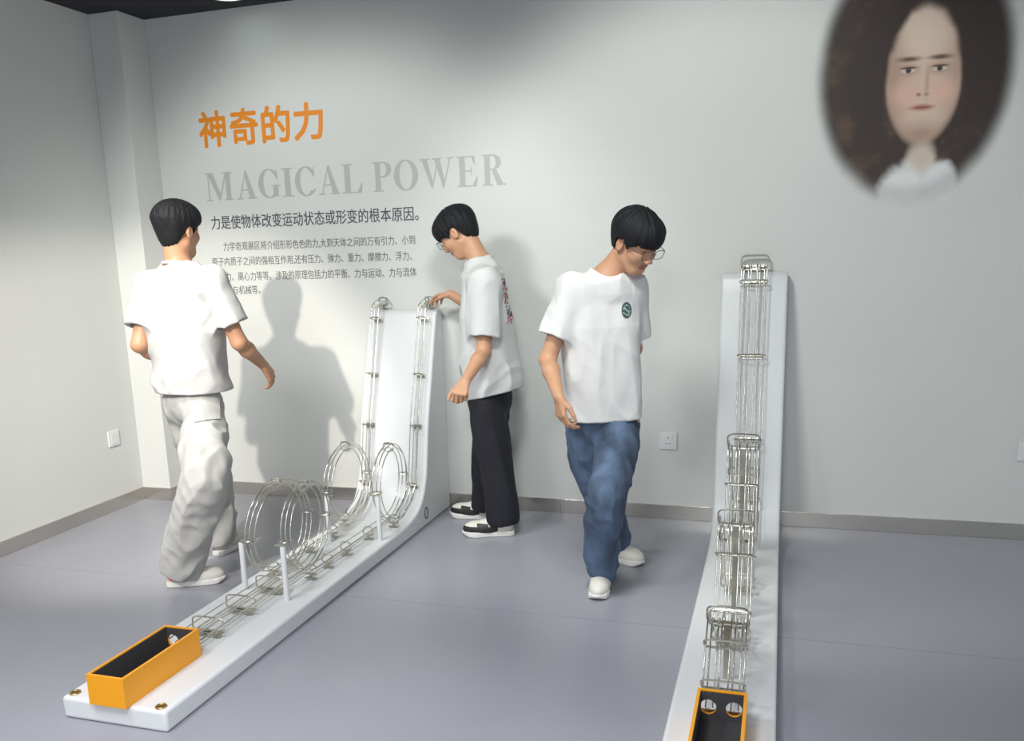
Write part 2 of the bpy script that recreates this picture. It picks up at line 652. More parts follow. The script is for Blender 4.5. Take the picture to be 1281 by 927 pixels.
def exhibit_base(name, x0, x1, yn, prof, ztop, root):
    """slab with a swept-up wedge tower, side profile in (y,z), rounded edges and corners"""
    zs = .0747
    rr = .02
    poly = [(-.013, 0), (-.013, ztop - .03), (-.03, ztop)]
    poly += [(prof[0][0] + .03, ztop)]
    poly += [tuple(q) for q in catmull(prof, 5)]
    poly += [(yn, zs), (yn, 0)]
    mb = MB().prism(poly, x0, x1, axis=0)
    o = mb.build(name, white_m, root, smooth=True, bevel=.012, segs=4)
    o.modifiers['bevel'].angle_limit = math.radians(38)
    return o


def corner_round(o, x0, x1, yn, r=.022):
    pass


def collection_box(x0, x1, y0, y1, holes, root):
    """orange open box lined in charcoal; y1 is the far end with the two entry holes"""
    z0, z1, w = .0747, .1765, .009
    r = empty('collection_box', (0, 0, 0))
    r.parent = root
    mb = MB().box(x0, x1, y0, y0 + w, z0, z1).box(x0, x0 + w, y0 + w, y1 - w, z0, z1).box(x1 - w, x1, y0 + w, y1 - w, z0, z1)
    mb.box(x0 + w, x1 - w, y0 + w, y1 - w, z0, z0 + .006)
    bx = mb
    # far wall with round holes, as one filled outline
    cu = bpy.data.curves.new('e', 'CURVE')
    cu.dimensions = '2D'
    cu.fill_mode = 'BOTH'

    def spl(pts):
        s = cu.splines.new('POLY')
        s.points.add(len(pts) - 1)
        for q, pt in zip(s.points, pts):
            q.co = (pt[0], pt[1], 0, 1)
        s.use_cyclic_u = True
    spl([(x0, z0), (x1, z0), (x1, z1), (x0, z1)])
    for hx in holes:
        spl([(hx + .0235 * math.cos(2 * PI * i / 24), .124 + .0235 * math.sin(2 * PI * i / 24)) for i in range(24)])
    cu.extrude = w / 2
    oc = bpy.data.objects.new('e', cu)
    COL.objects.link(oc)
    bpy.context.view_layer.update()
    em_ = bpy.data.meshes.new_from_object(oc.evaluated_get(bpy.context.evaluated_depsgraph_get()))
    bpy.data.objects.remove(oc)
    vv = [(v.co.x, y1 - w / 2 + v.co.z, v.co.y) for v in em_.vertices]
    bx.add(vv, [tuple(p.vertices) for p in em_.polygons])
    bpy.data.objects.remove(r)
    body = bx.build('collection_box', orange_m, root)
    lw = w + .0015
    li = MB().box(x0 + w, x0 + lw, y0 + w, y1 - w, z0 + .007, z1 - .004).box(x1 - lw, x1 - w, y0 + w, y1 - w, z0 + .007, z1 - .004)
    li.box(x0 + lw, x1 - lw, y0 + w, y0 + lw, z0 + .007, z1 - .004).box(x0 + lw, x1 - lw, y0 + lw, y1 - w, z0 + .006, z0 + .009)
    vv = [(v.co.x * 1., y1 - w - .0009 + v.co.z * .15, v.co.y if v.co.y < z1 - .004 else z1 - .004) for v in em_.vertices]
    vv = [(min(max(x, x0 + lw), x1 - lw), y, max(z, z0 + .007)) for x, y, z in vv]
    li.add(vv, [tuple(p.vertices) for p in em_.polygons])
    li.build('lining', dark_m, body)
    return body


def bolt_cap(x, y, z, root):
    o = MB()
    n = 24
    o.tube([(x + .0155 * math.cos(2 * PI * i / n), y + .0155 * math.sin(2 * PI * i / n), z + .001) for i in range(n)], .0035, 6, closed=True)
    a = o.build('bolt_cap', brass_m, root, True, angle=False)
    MB().prism([(x + .0125 * math.cos(2 * PI * i / n), y + .0125 * math.sin(2 * PI * i / n)) for i in range(n)], z - .001, z + .0012).build('bolt_head', brassd_m, a)


def nearest(fr, y=None, z=None, lo=0, hi=None):
    hi = hi or len(fr)
    best = min(range(lo, hi), key=lambda i: (0 if y is None else abs(fr[i][0][1] - y)) + (0 if z is None else abs(fr[i][0][2] - z)))
    return best


# --- double-tower exhibit on the left
X0, X1, YN = 1.547, 1.949, -2.565
ex1 = tag(empty('marble_track_exhibit', (1.748, -1.3, 0)), 'wide white marble run with wire loops and white posts on the left', 'exhibit')
ex1_children = []
prof1 = [(-.105, 1.118), (-.212, .79), (-.288, .559), (-.348, .295), (-.40, .185), (-.465, .125), (-.55, .094), (-.65, .080), (-.76, .0747)]
root = empty('tmp')
exhibit_base('base', X0, X1, YN, prof1, 1.135, root)


def tower_path(x, prof, ztop, off=.030):
    op = offset_profile(prof, off)
    pts = [(x, -.035, ztop + .030), (x, -.075, ztop + .034), (x, -.115, ztop + .020), (x, -.142, ztop - .015)]
    pts += [(x, q[0], q[1]) for q, n_ in op[1:]]
    return pts


ZF = .0747 + .030


def loop_pts(x0, x1, yc, R_, e, n=44):
    o = []
    for k in range(n + 1):
        f = 2 * PI * k / n
        s = k / n
        o.append(np.array([x0 + (x1 - x0) * s, yc - R_ * e * math.sin(f), ZF + R_ - R_ * math.cos(f)]))
    return o


tracks1 = [(1.612, 1.655, 1.650, 1.708, -.655, -1.400, 1.10, 1.16), (1.888, 1.845, 1.835, 1.787, -.64, -1.40, 1.04, 1.06)]
for k, (xa, xb, xc, xd, y1_, y2_, e1_, e2_) in enumerate(tracks1):
    tp = catmull([(x, y, z) for x, y, z in tower_path(xa, prof1, 1.135)], 8)
    tp = [p for p in tp if p[1] > y1_ + .05]
    tp[-1][2] = ZF
    lp1 = loop_pts(xa, xb, y1_, .198, e1_)
    st = [np.array([xb + (xc - xb) * s, y1_ + (y2_ - y1_) * s, ZF]) for s in np.linspace(0, 1, 14)[1:-1]]
    lp2 = loop_pts(xc, xd, y2_, .198, e2_)
    en = [np.array([xd, y, ZF]) for y in np.linspace(y2_, -2.19, 12)[1:]]
    path = tp + lp1 + st + lp2 + en
    fr = frames(path)
    rails(fr, root)
    n1, n2, n3, n4 = len(tp), len(tp) + len(lp1), len(tp) + len(lp1) + len(st), len(tp) + len(lp1) + len(st) + len(lp2)
    for z in (1.105, .81, .52, .225):
        bracket(fr[nearest(fr, z=z, lo=6, hi=n1)], root)
    bracket(fr[1], root)
    bracket(fr[5], root)
    bracket(fr[n1 + 1], root)
    for a in (11, 22, 33):
        bracket(fr[n1 + a], root, foot=0)
        bracket(fr[n3 + a], root, foot=0)
    for s in (3, 7, 10):
        bracket(fr[n2 + s], root)
    bracket(fr[n3 + 1], root)
    if k == 1:      # the last stretch carries both tracks on shared brackets
        for s in (2, 5, 8):
            p_, t_, l_, n_ = fr[n4 + s]
            bracket((V3(1.7475, p_[1], p_[2]), V3(0, -1, 0), V3(1, 0, 0), V3(0, 0, 1)), root, half=.0395)
# white support posts beside the loops
for (x, y, z1) in ((1.615, -1.600, .285), (1.852, -1.665, .305), (1.668, -.945, .305), (1.905, -.875, .300)):
    pm = MB().tube([(x, y, .0747), (x, y, .09), (x, y, z1 - .002), (x, y, z1)], [.0115, .0115, .0115, .010], 16)
    po = pm.build('post', white_m, root, True)
    tx_ = x + (.03 if x < 1.75 else -.03)
    cp = MB()
    cp.box(min(x, tx_) - .006, max(x, tx_) + .006, y - .006, y + .012, z1, z1 + .004)
    cp.build('post_clip', brk_m, po)
collection_box(1.677, 1.817, -2.582, -2.192 + .0, (1.712, 1.784), root)
bolt_cap(1.575, -2.532, .0747, root)
bolt_cap(1.915, -2.540, .0747, root)
# round emblem on the side of the tower
em1 = MB()
n = 28
em1.tube([(X1 + .0008, -.385 + .021 * math.cos(2 * PI * i / n), .072 + .030 * math.sin(2 * PI * i / n)) for i in range(n)], .0035, 5, closed=True)
em1.build('round_emblem', emblem_m, root, True, angle=False)


def adopt(root, thing):
    """hand everything under the scratch parent to the exhibit, keeping world places"""
    M = Matrix.Translation(-thing.location)
    for c in list(root.children):
        c.parent = thing
        c.matrix_parent_inverse = M
    bpy.data.objects.remove(root)


adopt(root, ex1)

# --- single-tower exhibit on the right
ex2 = tag(empty('marble_track_exhibit', (3.604, -1.3, 0)), 'narrow white marble run with wavy double wire track on the right', 'exhibit')
root = empty('tmp')
prof2 = [(-.105, 1.275), (-.205, .90), (-.300, .55), (-.360, .30), (-.415, .19), (-.48, .128), (-.57, .094), (-.68, .080), (-.80, .0747)]
exhibit_base('base', 3.450, 3.758, YN, prof2, 1.297, root)
hill = [(-.66, ZF), (-.94, .625), (-1.20, ZF + .01), (-1.46, .455), (-1.70, ZF + .01), (-1.93, .275), (-2.19, ZF)]
HALF = .0365


def hill_pts(x):
    o = []
    for (ya, za), (yb, zb) in zip(hill[:-1], hill[1:]):
        for s in np.linspace(0, 1, 15)[1:]:
            o.append(np.array([x, ya + (yb - ya) * s, za + (zb - za) * (.5 - .5 * math.cos(PI * s))]))
    return o


for sx in (-1, 1):
    x = 3.604 + sx * HALF
    tp = catmull([q for q in tower_path(x, prof2, 1.297)], 8)
    tp = [p for p in tp if p[1] > -.60]
    path = tp + [np.array([x, -.645, ZF])] + hill_pts(x)
    rails(frames(path), root)
tp = [p for p in catmull([q for q in tower_path(3.604, prof2, 1.297)], 8) if p[1] > -.60]
path = tp + [np.array([3.604, -.645, ZF])] + hill_pts(3.604)
fr = frames(path)
nt_ = len(tp)
for z in (1.265, .885, .525, .25):
    bracket(fr[nearest(fr, z=z, lo=6, hi=nt_)], root, half=HALF)
bracket(fr[1], root, half=HALF)
bracket(fr[5], root, half=HALF)
h0 = nt_ + 1
for s in (0, 1, 2, 3, 4, 5):        # each rise or fall of the track
    b0 = h0 + s * 14
    apex = s % 2 == 0
    bracket(fr[b0 + 13], root, half=HALF, foot=0 if apex else .026)
    if apex:
        bracket(fr[b0 + 8], root, half=HALF, foot=0)
        bracket(fr[b0 + 18], root, half=HALF, foot=0)
        p = fr[b0 + 13][0]
        MB().box(p[0] - .011, p[0] + .011, p[1] - .0015, p[1] + .0015, .0747, p[2] - .004).build('support_plate', brk_m, root)
    else:
        bracket(fr[b0 + 9], root, half=HALF, foot=0)
collection_box(3.537, 3.677, -2.592, -2.205, (3.604 - .0365, 3.604 + .0365), root)
bolt_cap(3.478, -2.535, .0747, root)
bolt_cap(3.728, -2.535, .0747, root)
adopt(root, ex2)

# ------------------------------------------------------------------ people: signed-distance modelling
V = lambda *a: np.array(a, float)


def nrmz(v):
    v = np.array(v, float)
    return v / np.linalg.norm(v)


def vnoise(Q, seed=0):
    """smooth value noise in -1..1 at points Q (N,3)"""
    i = np.floor(Q).astype(np.int64)
    f = Q - i
    f = f * f * (3 - 2 * f)
    out = np.zeros(len(Q))
    for dx in (0, 1):
        wx = f[:, 0] if dx else 1 - f[:, 0]
        for dy in (0, 1):
            wy = f[:, 1] if dy else 1 - f[:, 1]
            for dz in (0, 1):
                wz = f[:, 2] if dz else 1 - f[:, 2]
                h = (i[:, 0] + dx) * 374761393 + (i[:, 1] + dy) * 668265263 + (i[:, 2] + dz) * 2147483647 + seed * 974711
                h = (h ^ (h >> 13)) * 1274126177
                h = (h ^ (h >> 16)) & 0xffff
                out += wx * wy * wz * (h / 32767.5 - 1)
    return out


def smin(a, b, k):
    h = np.clip(.5 + .5 * (b - a) / k, 0, 1)
    return b + (a - b) * h - k * h * (1 - h)


def smax(a, b, k):
    return -smin(-a, -b, k)


def cone(a, b, r1, r2):
    """tapered capsule and its box"""
    a, b = np.array(a, float), np.array(b, float)
    ba = b - a
    L = ba @ ba + 1e-12

    def fn(Q):
        t = np.clip(((Q - a) @ ba) / L, 0, 1)
        return np.linalg.norm(Q - a - t[:, None] * ba, axis=1) - (r1 + (r2 - r1) * t)
    r = max(r1, r2)
    return fn, np.minimum(a, b) - r, np.maximum(a, b) + r


def ellip(c, axes, rad):
    """ellipsoid; axes = 3 unit row vectors"""
    c = np.array(c, float)
    A = np.array(axes, float)
    rad = np.array(rad, float)

    def fn(Q):
        q = (Q - c) @ A.T / rad
        k0 = np.linalg.norm(q, axis=1)
        k1 = np.linalg.norm(q / rad, axis=1) + 1e-9
        return k0 * (k0 - 1) / k1
    r = rad.max()
    return fn, c - r, c + r


class Field:
    def __init__(s, lo, hi, h):
        s.o, s.h = np.array(lo, float), h
        s.n = np.ceil((np.array(hi) - s.o) / h).astype(int) + 1
        s.D = np.full(s.n, .2, np.float64)

    def sl(s, lo, hi, m):
        a = np.clip(np.floor((lo - m - s.o) / s.h).astype(int), 0, s.n)
        b = np.clip(np.ceil((hi + m - s.o) / s.h).astype(int) + 1, 0, s.n)
        return a, b

    def pts(s, a, b):
        g = [s.o[i] + s.h * np.arange(a[i], b[i]) for i in range(3)]
        X = np.meshgrid(*g, indexing='ij')
        return np.stack([x.ravel() for x in X], 1)

    def op(s, prim, k=.02, mode='u', m=.03):
        fn, lo, hi = prim
        a, b = s.sl(np.array(lo), np.array(hi), m)
        if (b <= a).any():
            return s
        Q = s.pts(a, b)
        d = fn(Q).reshape(tuple(b - a))
        S = tuple(slice(a[i], b[i]) for i in range(3))
        if mode == 'u':
            s.D[S] = smin(s.D[S], d, k)
        elif mode == 's':
            s.D[S] = smax(s.D[S], -d, k)
        return s

    def apply(s, fn, band=.03):
        """fn(Q, D) -> new D, only close to the surface"""
        idx = np.argwhere(np.abs(s.D) < band)
        Q = s.o + idx * s.h
        I = tuple(idx.T)
        s.D[I] = fn(Q, s.D[I])
        return s

    def mesh(s, name, smooth=1):
        D = s.D
        n = s.n
        sg = D < 0
        c = np.zeros(n - 1, np.int8)
        for dx in (0, 1):
            for dy in (0, 1):
                for dz in (0, 1):
                    c += sg[dx:n[0] - 1 + dx, dy:n[1] - 1 + dy, dz:n[2] - 1 + dz]
        act = np.argwhere((c > 0) & (c < 8))
        acc = np.zeros((len(act), 3))
        cnt = np.zeros(len(act))
        cs = [(x, y, z) for x in (0, 1) for y in (0, 1) for z in (0, 1)]
        for p in cs:
            for ax in range(3):
                if p[ax] == 0:
                    q = list(p)
                    q[ax] = 1
                    A = act + np.array(p)
                    B = act + np.array(q)
                    da, db = D[tuple(A.T)], D[tuple(B.T)]
                    cr = (da < 0) != (db < 0)
                    t = np.where(cr, da / np.where(cr, da - db, 1), 0)
                    acc[cr] += (np.array(p) + t[:, None] * (np.array(q) - np.array(p)))[cr]
                    cnt += cr
        vid = np.full(n - 1, -1, np.int64)
        vid[tuple(act.T)] = np.arange(len(act))
        ver = s.o + s.h * (act + acc / cnt[:, None])
        faces = []
        for ax in range(3):
            u, w = (ax + 1) % 3, (ax + 2) % 3
            A = [slice(None)] * 3
            B = [slice(None)] * 3
            A[ax], B[ax] = slice(0, -1), slice(1, None)
            e = np.argwhere(sg[tuple(A)] != sg[tuple(B)])
            e = e[(e[:, u] > 0) & (e[:, w] > 0) & (e[:, u] < n[u] - 1) & (e[:, w] < n[w] - 1)]
            flip = sg[tuple(e.T)]
            eu, ew = np.zeros(3, int), np.zeros(3, int)
            eu[u], ew[w] = 1, 1
            qd = np.stack([vid[tuple((e - eu - ew).T)], vid[tuple((e - ew).T)], vid[tuple(e.T)], vid[tuple((e - eu).T)]], 1)
            qd[~flip] = qd[~flip][:, ::-1]
            faces.append(qd)
        F = np.concatenate(faces)
        F = F[(F >= 0).all(1)]
        for _ in range(smooth):
            a = np.zeros_like(ver)
            k = np.zeros(len(ver))
            for i in range(4):
                j = (i + 1) % 4
                np.add.at(a, F[:, i], ver[F[:, j]])
                np.add.at(a, F[:, j], ver[F[:, i]])
                np.add.at(k, F[:, i], 1)
                np.add.at(k, F[:, j], 1)
            k[k == 0] = 1
            ver = .5 * ver + .5 * a / k[:, None]
        me = bpy.data.meshes.new(name)
        me.vertices.add(len(ver))
        me.vertices.foreach_set('co', ver.ravel())
        me.loops.add(len(F) * 4)
        me.loops.foreach_set('vertex_index', F.ravel().astype(np.int32))
        me.polygons.add(len(F))
        me.polygons.foreach_set('loop_start', np.arange(0, len(F) * 4, 4, dtype=np.int32))
        me.polygons.foreach_set('use_smooth', np.ones(len(F), bool))
        me.update(calc_edges=True)
        me.validate()
        return me


def ray_len(S, q, L, near=True):
    """the point on the ray through photo pixel q at distance L from joint S"""
    d = nrmz(CR @ np.array([(q[0] - W / 2 - SHX) / FPX, 1, -(q[1] - H / 2 - SHY) / FPX]))
    t0 = (S - CAM) @ d
    h2 = L * L - np.sum((CAM + d * t0 - S) ** 2)
    h = math.sqrt(h2) if h2 > 0 else 0
    return CAM + d * (t0 - h if near else t0 + h)


def head_axes(yaw, pitch, roll=0.):
    y, p = math.radians(yaw), math.radians(pitch)
    f = V(math.cos(y) * math.cos(p), math.sin(y) * math.cos(p), math.sin(p))
    s = V(-math.sin(y), math.cos(y), 0)
    u = np.cross(f, s)
    r = math.radians(roll)
    s, u = s * math.cos(r) + u * math.sin(r), u * math.cos(r) - s * math.sin(r)
    return f, s, u


def hand(F, wrist, d, palm, thumb, curl=(20, 25, 15), spread=.3, sc=1., pinch=0.):
    """palm with four unequal fingers and a thumb; d towards fingers, palm = palm normal, thumb = thumb side"""
    d = nrmz(d)
    palm = nrmz(palm - d * (np.array(palm) @ d))
    th = np.cross(palm, d)
    if th @ np.array(thumb) < 0:
        th = -th
    kn = []
    for i, off in enumerate((.029, .010, -.009, -.027)):
        base = wrist + d * .008 * sc + th * off * .55 * sc
        k = wrist + (d * (.080 - .004 * abs(i - 1)) + th * off) * sc
        F.op(cone(base, k, .0125 * sc, .0105 * sc), .012)
        kn.append(k)
    lens = ((.040, .024, .019), (.044, .028, .020), (.041, .026, .019), (.032, .020, .017))
    tips = []
    for i, k in enumerate(kn):
        ang = 0
        dd = nrmz(d + th * spread * (.12, .03, -.05, -.14)[i])
        p = k
        for j in range(3):
            ang += math.radians(curl[j] * (1 + .12 * i))
            v = dd * math.cos(ang) + palm * math.sin(ang)
            q = p + v * lens[i][j] * sc
            F.op(cone(p, q, (.0088, .0080, .0074)[j] * sc, (.0080, .0074, .0066)[j] * sc), .003)
            p = q
        tips.append(p)
    b = wrist + (d * .018 + th * .018 + palm * .006) * sc
    t1 = b + (d * .032 + th * .026 + palm * .014) * sc
    F.op(cone(b, t1, .0145 * sc, .0105 * sc), .010)
    if pinch:
        t2 = t1 + nrmz(tips[0] - t1) * .036 * sc
        t3 = t2 + nrmz(tips[0] - t2) * .024 * sc
    else:
        t2 = t1 + nrmz(d * .9 + th * .25 + palm * .25) * .031 * sc
        t3 = t2 + nrmz(d * 1. + th * .0 + palm * .3) * .024 * sc
    F.op(cone(t1, t2, .0100 * sc, .0088 * sc), .004)
    F.op(cone(t2, t3, .0088 * sc, .0072 * sc), .003)
    return tips


def head_field(F, c, f, s, u):
    A = np.array([f, s, u])
    P_ = lambda a, b, d: c + f * a + s * b + u * d
    F.op(ellip(P_(-.014, 0, .030), A, (.096, .074, .086)), .01)
    F.op(ellip(P_(.026, 0, -.032), A, (.066, .059, .082)), .03)
    F.op(cone(P_(.060, -.012, -.094), P_(.060, .012, -.094), .021, .021), .025)
    for q in (-1, 1):
        F.op(cone(P_(-.002, q * .047, -.060), P_(.05, q * .018, -.094), .018, .018), .025)     # jaw line
        F.op(ellip(P_(.058, q * .036, -.026), A, (.028, .024, .026)), .02)                      # cheek
        F.op(cone(P_(.078, q * .012, .027), P_(.066, q * .045, .026), .013, .011), .012)        # brow
        F.op(ellip(P_(.092, q * .031, .008), A, (.012, .017, .009)), .012, 's')                 # eye socket
        F.op(ellip(P_(.0755, q * .031, .008), A, (.0125, .0135, .0125)), .003)                  # lid
        F.op(ellip(P_(-.008, q * .078, -.010), np.array([f * .94 - u * .34 * 0 + s * 0, s, u]), (.018, .0075, .031)), .006)  # ear
        F.op(ellip(P_(-.002, q * .085, -.008), A, (.009, .005, .017)), .004, 's')
        F.op(ellip(P_(.100, q * .012, -.034), A, (.010, .0085, .0075)), .006)                   # nostril wing
    F.op(cone(P_(.086, 0, .018), P_(.106, 0, -.028), .0075, .0105), .010)                       # nose
    F.op(ellip(P_(.084, 0, -.058), A, (.014, .022, .0065)), .006)                               # upper lip
    F.op(ellip(P_(.082, 0, -.069), A, (.013, .018, .007)), .006)                                # lower lip
    F.op(ellip(P_(.099, 0, -.0635), A, (.010, .018, .0016)), .002, 's')                         # mouth line


def build_body(p, J, X):
    lo = np.min([j for j in J.values()], 0) - .22
    hi = np.max([j for j in J.values()], 0) + .22
    lo[2] = .03
    F = Field(lo, hi, .0036)
    f, s, u = X['head']
    c = J['head']
    head_field(F, c, f, s, u)
    nb = J['neck']
    F.op(cone(c - f * .022 - u * .055, nb, .050, .054), .022)
    # torso and limbs under the clothes
    ch = (J['shl'] + J['shr']) / 2
    F.op(cone(nb, ch - V(0, 0, .06), .055, .09), .03)
    F.op(cone(ch - V(0, 0, .10), J['pelvis'], .085, .085), .03)
    for a in 'lr':
        F.op(cone(J['sh' + a], nb - V(0, 0, .03), .045, .05), .04)
        F.op(cone(J['sh' + a], J['el' + a], .043, .035), .02)
        mid = J['el' + a] * .68 + J['wr' + a] * .32
        F.op(cone(J['el' + a], mid, .034, .035), .015)
        F.op(cone(mid, J['wr' + a], .035, .0225), .015)
        F.op(cone(J['hip' + a], J['pelvis'], .07, .07), .03)
        F.op(cone(J['hip' + a], J['kn' + a], .066, .045), .02)
        F.op(cone(J['kn' + a], J['an' + a], .044, .032), .02)
        h = X['hand' + a]
        X['tips' + a] = hand(F, J['wr' + a], **h)
    o = link('body', F.mesh('body', 1), X['skin'], p)
    me = o.data
    # lips and brows
    me.materials.append(lip_m)
    me.materials.append(brow_m)
    n = len(me.polygons)
    ctr = np.zeros(n * 3)
    me.polygons.foreach_get('center', ctr)
    q = (ctr.reshape(-1, 3) - c) @ np.array([f, s, u]).T
    mi = np.zeros(n, np.int32)
    mi[(q[:, 0] > .070) & (np.abs(q[:, 1]) < .024 - .3 * np.abs(q[:, 2] + .063)) & (np.abs(q[:, 2] + .063) < .0115)] = 1
    br = np.abs(q[:, 2] - (.031 - .25 * (np.abs(q[:, 1]) - .030) ** 2 / .03)) < .0042
    mi[br & (q[:, 0] > .05) & (np.abs(q[:, 1]) > .013) & (np.abs(q[:, 1]) < .050)] = 2
    mi[(q[:, 0] > .07) & (np.abs(np.abs(q[:, 1]) - .031) < .013) & (np.abs(q[:, 2] - .0065) < .0022)] = 2     # lash line
    me.polygons.foreach_set('material_index', mi)
    return o


def build_hair(p, J, X, lower, grow=(.0, .0, .0), seed=1, top=None, fringe=0., full=1.):
    f, s, u = X['head']
    c = J['head']
    A = np.array([f, s, u])
    R_ = .17
    F = Field(c - R_, c + R_, .0034)
    P_ = lambda a, b, d: c + f * a + s * b + u * d
    F.op(ellip(P_(-.012, 0, .036), A, (.110 + grow[0], .089 + grow[1], .096 + grow[2])), .01)
    F.op(ellip(P_(-.055, 0, -.015), A, (.055, .066, .075)), .03)
    F.op(ellip(P_(.045, 0, .062), A, (.062, .070, .052)), .03)
    fx, fu = lower

    def cut(Q, D):
        q = (Q - c) @ A.T
        az = np.arctan2(q[:, 1], q[:, 0] + .02)
        el = np.arctan2(q[:, 2] + .02, np.hypot(q[:, 0] + .02, q[:, 1]))
        st = vnoise(np.stack([az * 9, el * 1.3, az * 0 + seed], 1), seed) * .0040 + vnoise(np.stack([az * 22, el * 2.2, az * 0], 1), seed + 5) * .0016
        D = D + st
        lb = np.interp(q[:, 0], fx, fu) + vnoise(np.stack([az * 16, az * 0, az * 0], 1), seed + 9) * .007 + .10 * np.abs(q[:, 1]) * fringe
        lim = np.interp(q[:, 2], [-.11, -.08, -.045, -.01, .03, .07], [.052, .068, .086, .102, .125, .17])
        D = smax(D, np.hypot(q[:, 0] + .005, q[:, 1] * 1.15) - lim * full, .03)
        return smax(D, lb - q[:, 2], .004)
    F.apply(cut, .05)
    # inside of the hair stays off the skull
    return link('hair', F.mesh('hair', 1), hair_m, p)


def loft(rings):
    """torso-like sheath: rings (z, centre xy, half width, half depth, facing deg)"""
    Z = np.array([r[0] for r in rings])
    o = np.argsort(Z)
    Z = Z[o]
    CX, CY, A_, B_, T_ = [np.array([rings[i][k] for i in o], float) for k in (1, 2, 3, 4, 5)]

    def fn(Q):
        z = Q[:, 2]
        cx, cy, a, b, t = [np.interp(z, Z, k) for k in (CX, CY, A_, B_, np.radians(T_))]
        x, y = Q[:, 0] - cx, Q[:, 1] - cy
        fwd = x * np.cos(t) + y * np.sin(t)
        sd = -x * np.sin(t) + y * np.cos(t)
        e = 2.4
        k = (np.abs(sd / a) ** e + np.abs(fwd / b) ** e) ** (1 / e)
        d = (k - 1) * np.minimum(a, b)
        return np.maximum(d, np.maximum(Z[0] - z, z - Z[-1]))
    m = max(A_.max(), B_.max())
    return fn, V(CX.min() - m, CY.min() - m, Z[0]), V(CX.max() + m, CY.max() + m, Z[-1])


def plane_cut(F, c, n, r, k=.004):
    """remove what lies beyond the plane within radius r of c"""
    c, n = np.array(c, float), nrmz(n)

    def fn(Q):
        return np.maximum(-(Q - c) @ n, np.linalg.norm(Q - c, axis=1) - r)
    F.op((fn, c - r, c + r), k, 's', 0)


def folds(F, spec):
    """spec: list of (amp, scales xyz, direction frame rows, seed, power)"""
    def fn(Q, D):
        for amp, sc_, fr_, sd, zr in spec:
            q = (Q @ np.array(fr_).T) * np.array(sc_)
            w = 1.
            if zr:
                w = np.clip(np.interp(Q[:, 2], zr[0], zr[1]), 0, 1)
            v = vnoise(q, sd)
            v = 1 - 2 * np.abs(v)      # ridges
            D = D - amp * w * (v - .15)
        return D
    F.apply(fn, .035)


I3 = ((1, 0, 0), (0, 1, 0), (0, 0, 1))


def sleeve_fn(S, e, r1, r2):
    n_ = nrmz(e - S)
    big, lo, hi = cone(S, e + n_ * .05, r1, r2)
    ins, _, _ = cone(e - n_ * .035, e + n_ * .06, r2 - .016, r2 - .007)

    def fn(Q):
        d = big(Q)
        d = smax(d, (Q - e) @ n_, .004)
        return smax(d, -ins(Q), .004)
    return fn, lo, hi


def build_shirt(p, J, X, rings, m, sleeve, hem, sd=1, fold=None, neck_r=.060, collar_c=None):
    lo = np.min([J[k] for k in ('shl', 'shr', 'pelvis', 'neck')] + [sleeve['l'][0], sleeve['r'][0]], 0) - .20
    hi = np.max([J[k] for k in ('shl', 'shr', 'pelvis', 'neck')] + [sleeve['l'][0], sleeve['r'][0]], 0) + .20
    F = Field(lo, hi, .0045)
    F.op(loft(rings), .01)
    nb = J['neck']
    for a in 'lr':
        S = J['sh' + a]
        F.op(cone(nb - V(0, 0, .035), S, .066, .060), .05)
        F.op(sleeve_fn(S, *sleeve[a]), .035, m=.02)
    F.op(cone(collar_c[0] - nrmz(collar_c[1]) * .05, collar_c[0] - nrmz(collar_c[1]) * .004, .085, neck_r + .003), .04)
    folds(F, fold or [(.006, (7, 7, 3.2), I3, sd, None)])
    hc, hn = hem
    plane_cut(F, hc, hn, .42)
    cc, cn = collar_c
    cn = nrmz(cn)
    F.op(cone(cc - cn * .02, cc + cn * .12, neck_r, neck_r + .03), .008, 's')
    o = link('t_shirt', F.mesh('t_shirt', 1), m, p)
    a1 = nrmz(np.cross(cn, V(0, 0, 1)) + V(1e-4, 0, 0))
    a2 = np.cross(cn, a1)
    cm = MB().tube([cc + cn * .004 + (a1 * math.cos(t_) + a2 * math.sin(t_)) * (neck_r + .004) for t_ in np.linspace(0, 2 * PI, 36, endpoint=False)], .008, 8, closed=True)
    cm.build('collar', m, o, True, angle=False)
    return o


def build_trousers(p, J, X, m, legs, waist, fold, name='trousers'):
    pts = [q for a in 'lr' for q, r in legs[a]]
    lo = np.min(pts, 0) - .22
    hi = np.max(pts + [waist[0]], 0) + .24
    lo[2] = .0
    F = Field(lo, hi, .005)
    for a in 'lr':
        L_ = legs[a]
        P_ = catmull([np.append(q, r) for q, r in L_], 5)
        G_ = Field.__new__(Field)
        for i in range(len(P_) - 1):
            F.op(cone(P_[i][:3], P_[i + 1][:3], P_[i][3], P_[i + 1][3]), .012)
    wc, wa, wb, wt = waist
    hl, hr_ = J['hipl'] + V(0, 0, .03), J['hipr'] + V(0, 0, .03)
    mid_ = (hl + hr_) / 2
    F.op(cone(mid_ + (hl - mid_) * .45, mid_ + (hr_ - mid_) * .45, wb * .86, wb * .86), .035)
    fw_ = V(math.cos(math.radians(wt)), math.sin(math.radians(wt)), 0)
    F.op(ellip(wc + V(0, 0, -.015), (fw_, V(-fw_[1], fw_[0], 0), V(0, 0, 1)), (wb * .93, wa * .88, .105)), .03)
    folds(F, fold)
    for a in 'lr':
        e, r = legs[a][-1]
        n_ = nrmz(e - legs[a][-2][0])
        plane_cut(F, e, n_, .16)
        F.op(cone(e - n_ * .04, e + n_ * .05, r - .012, r - .010), .004, 's')
    return link(name, F.mesh(name, 1), m, p)


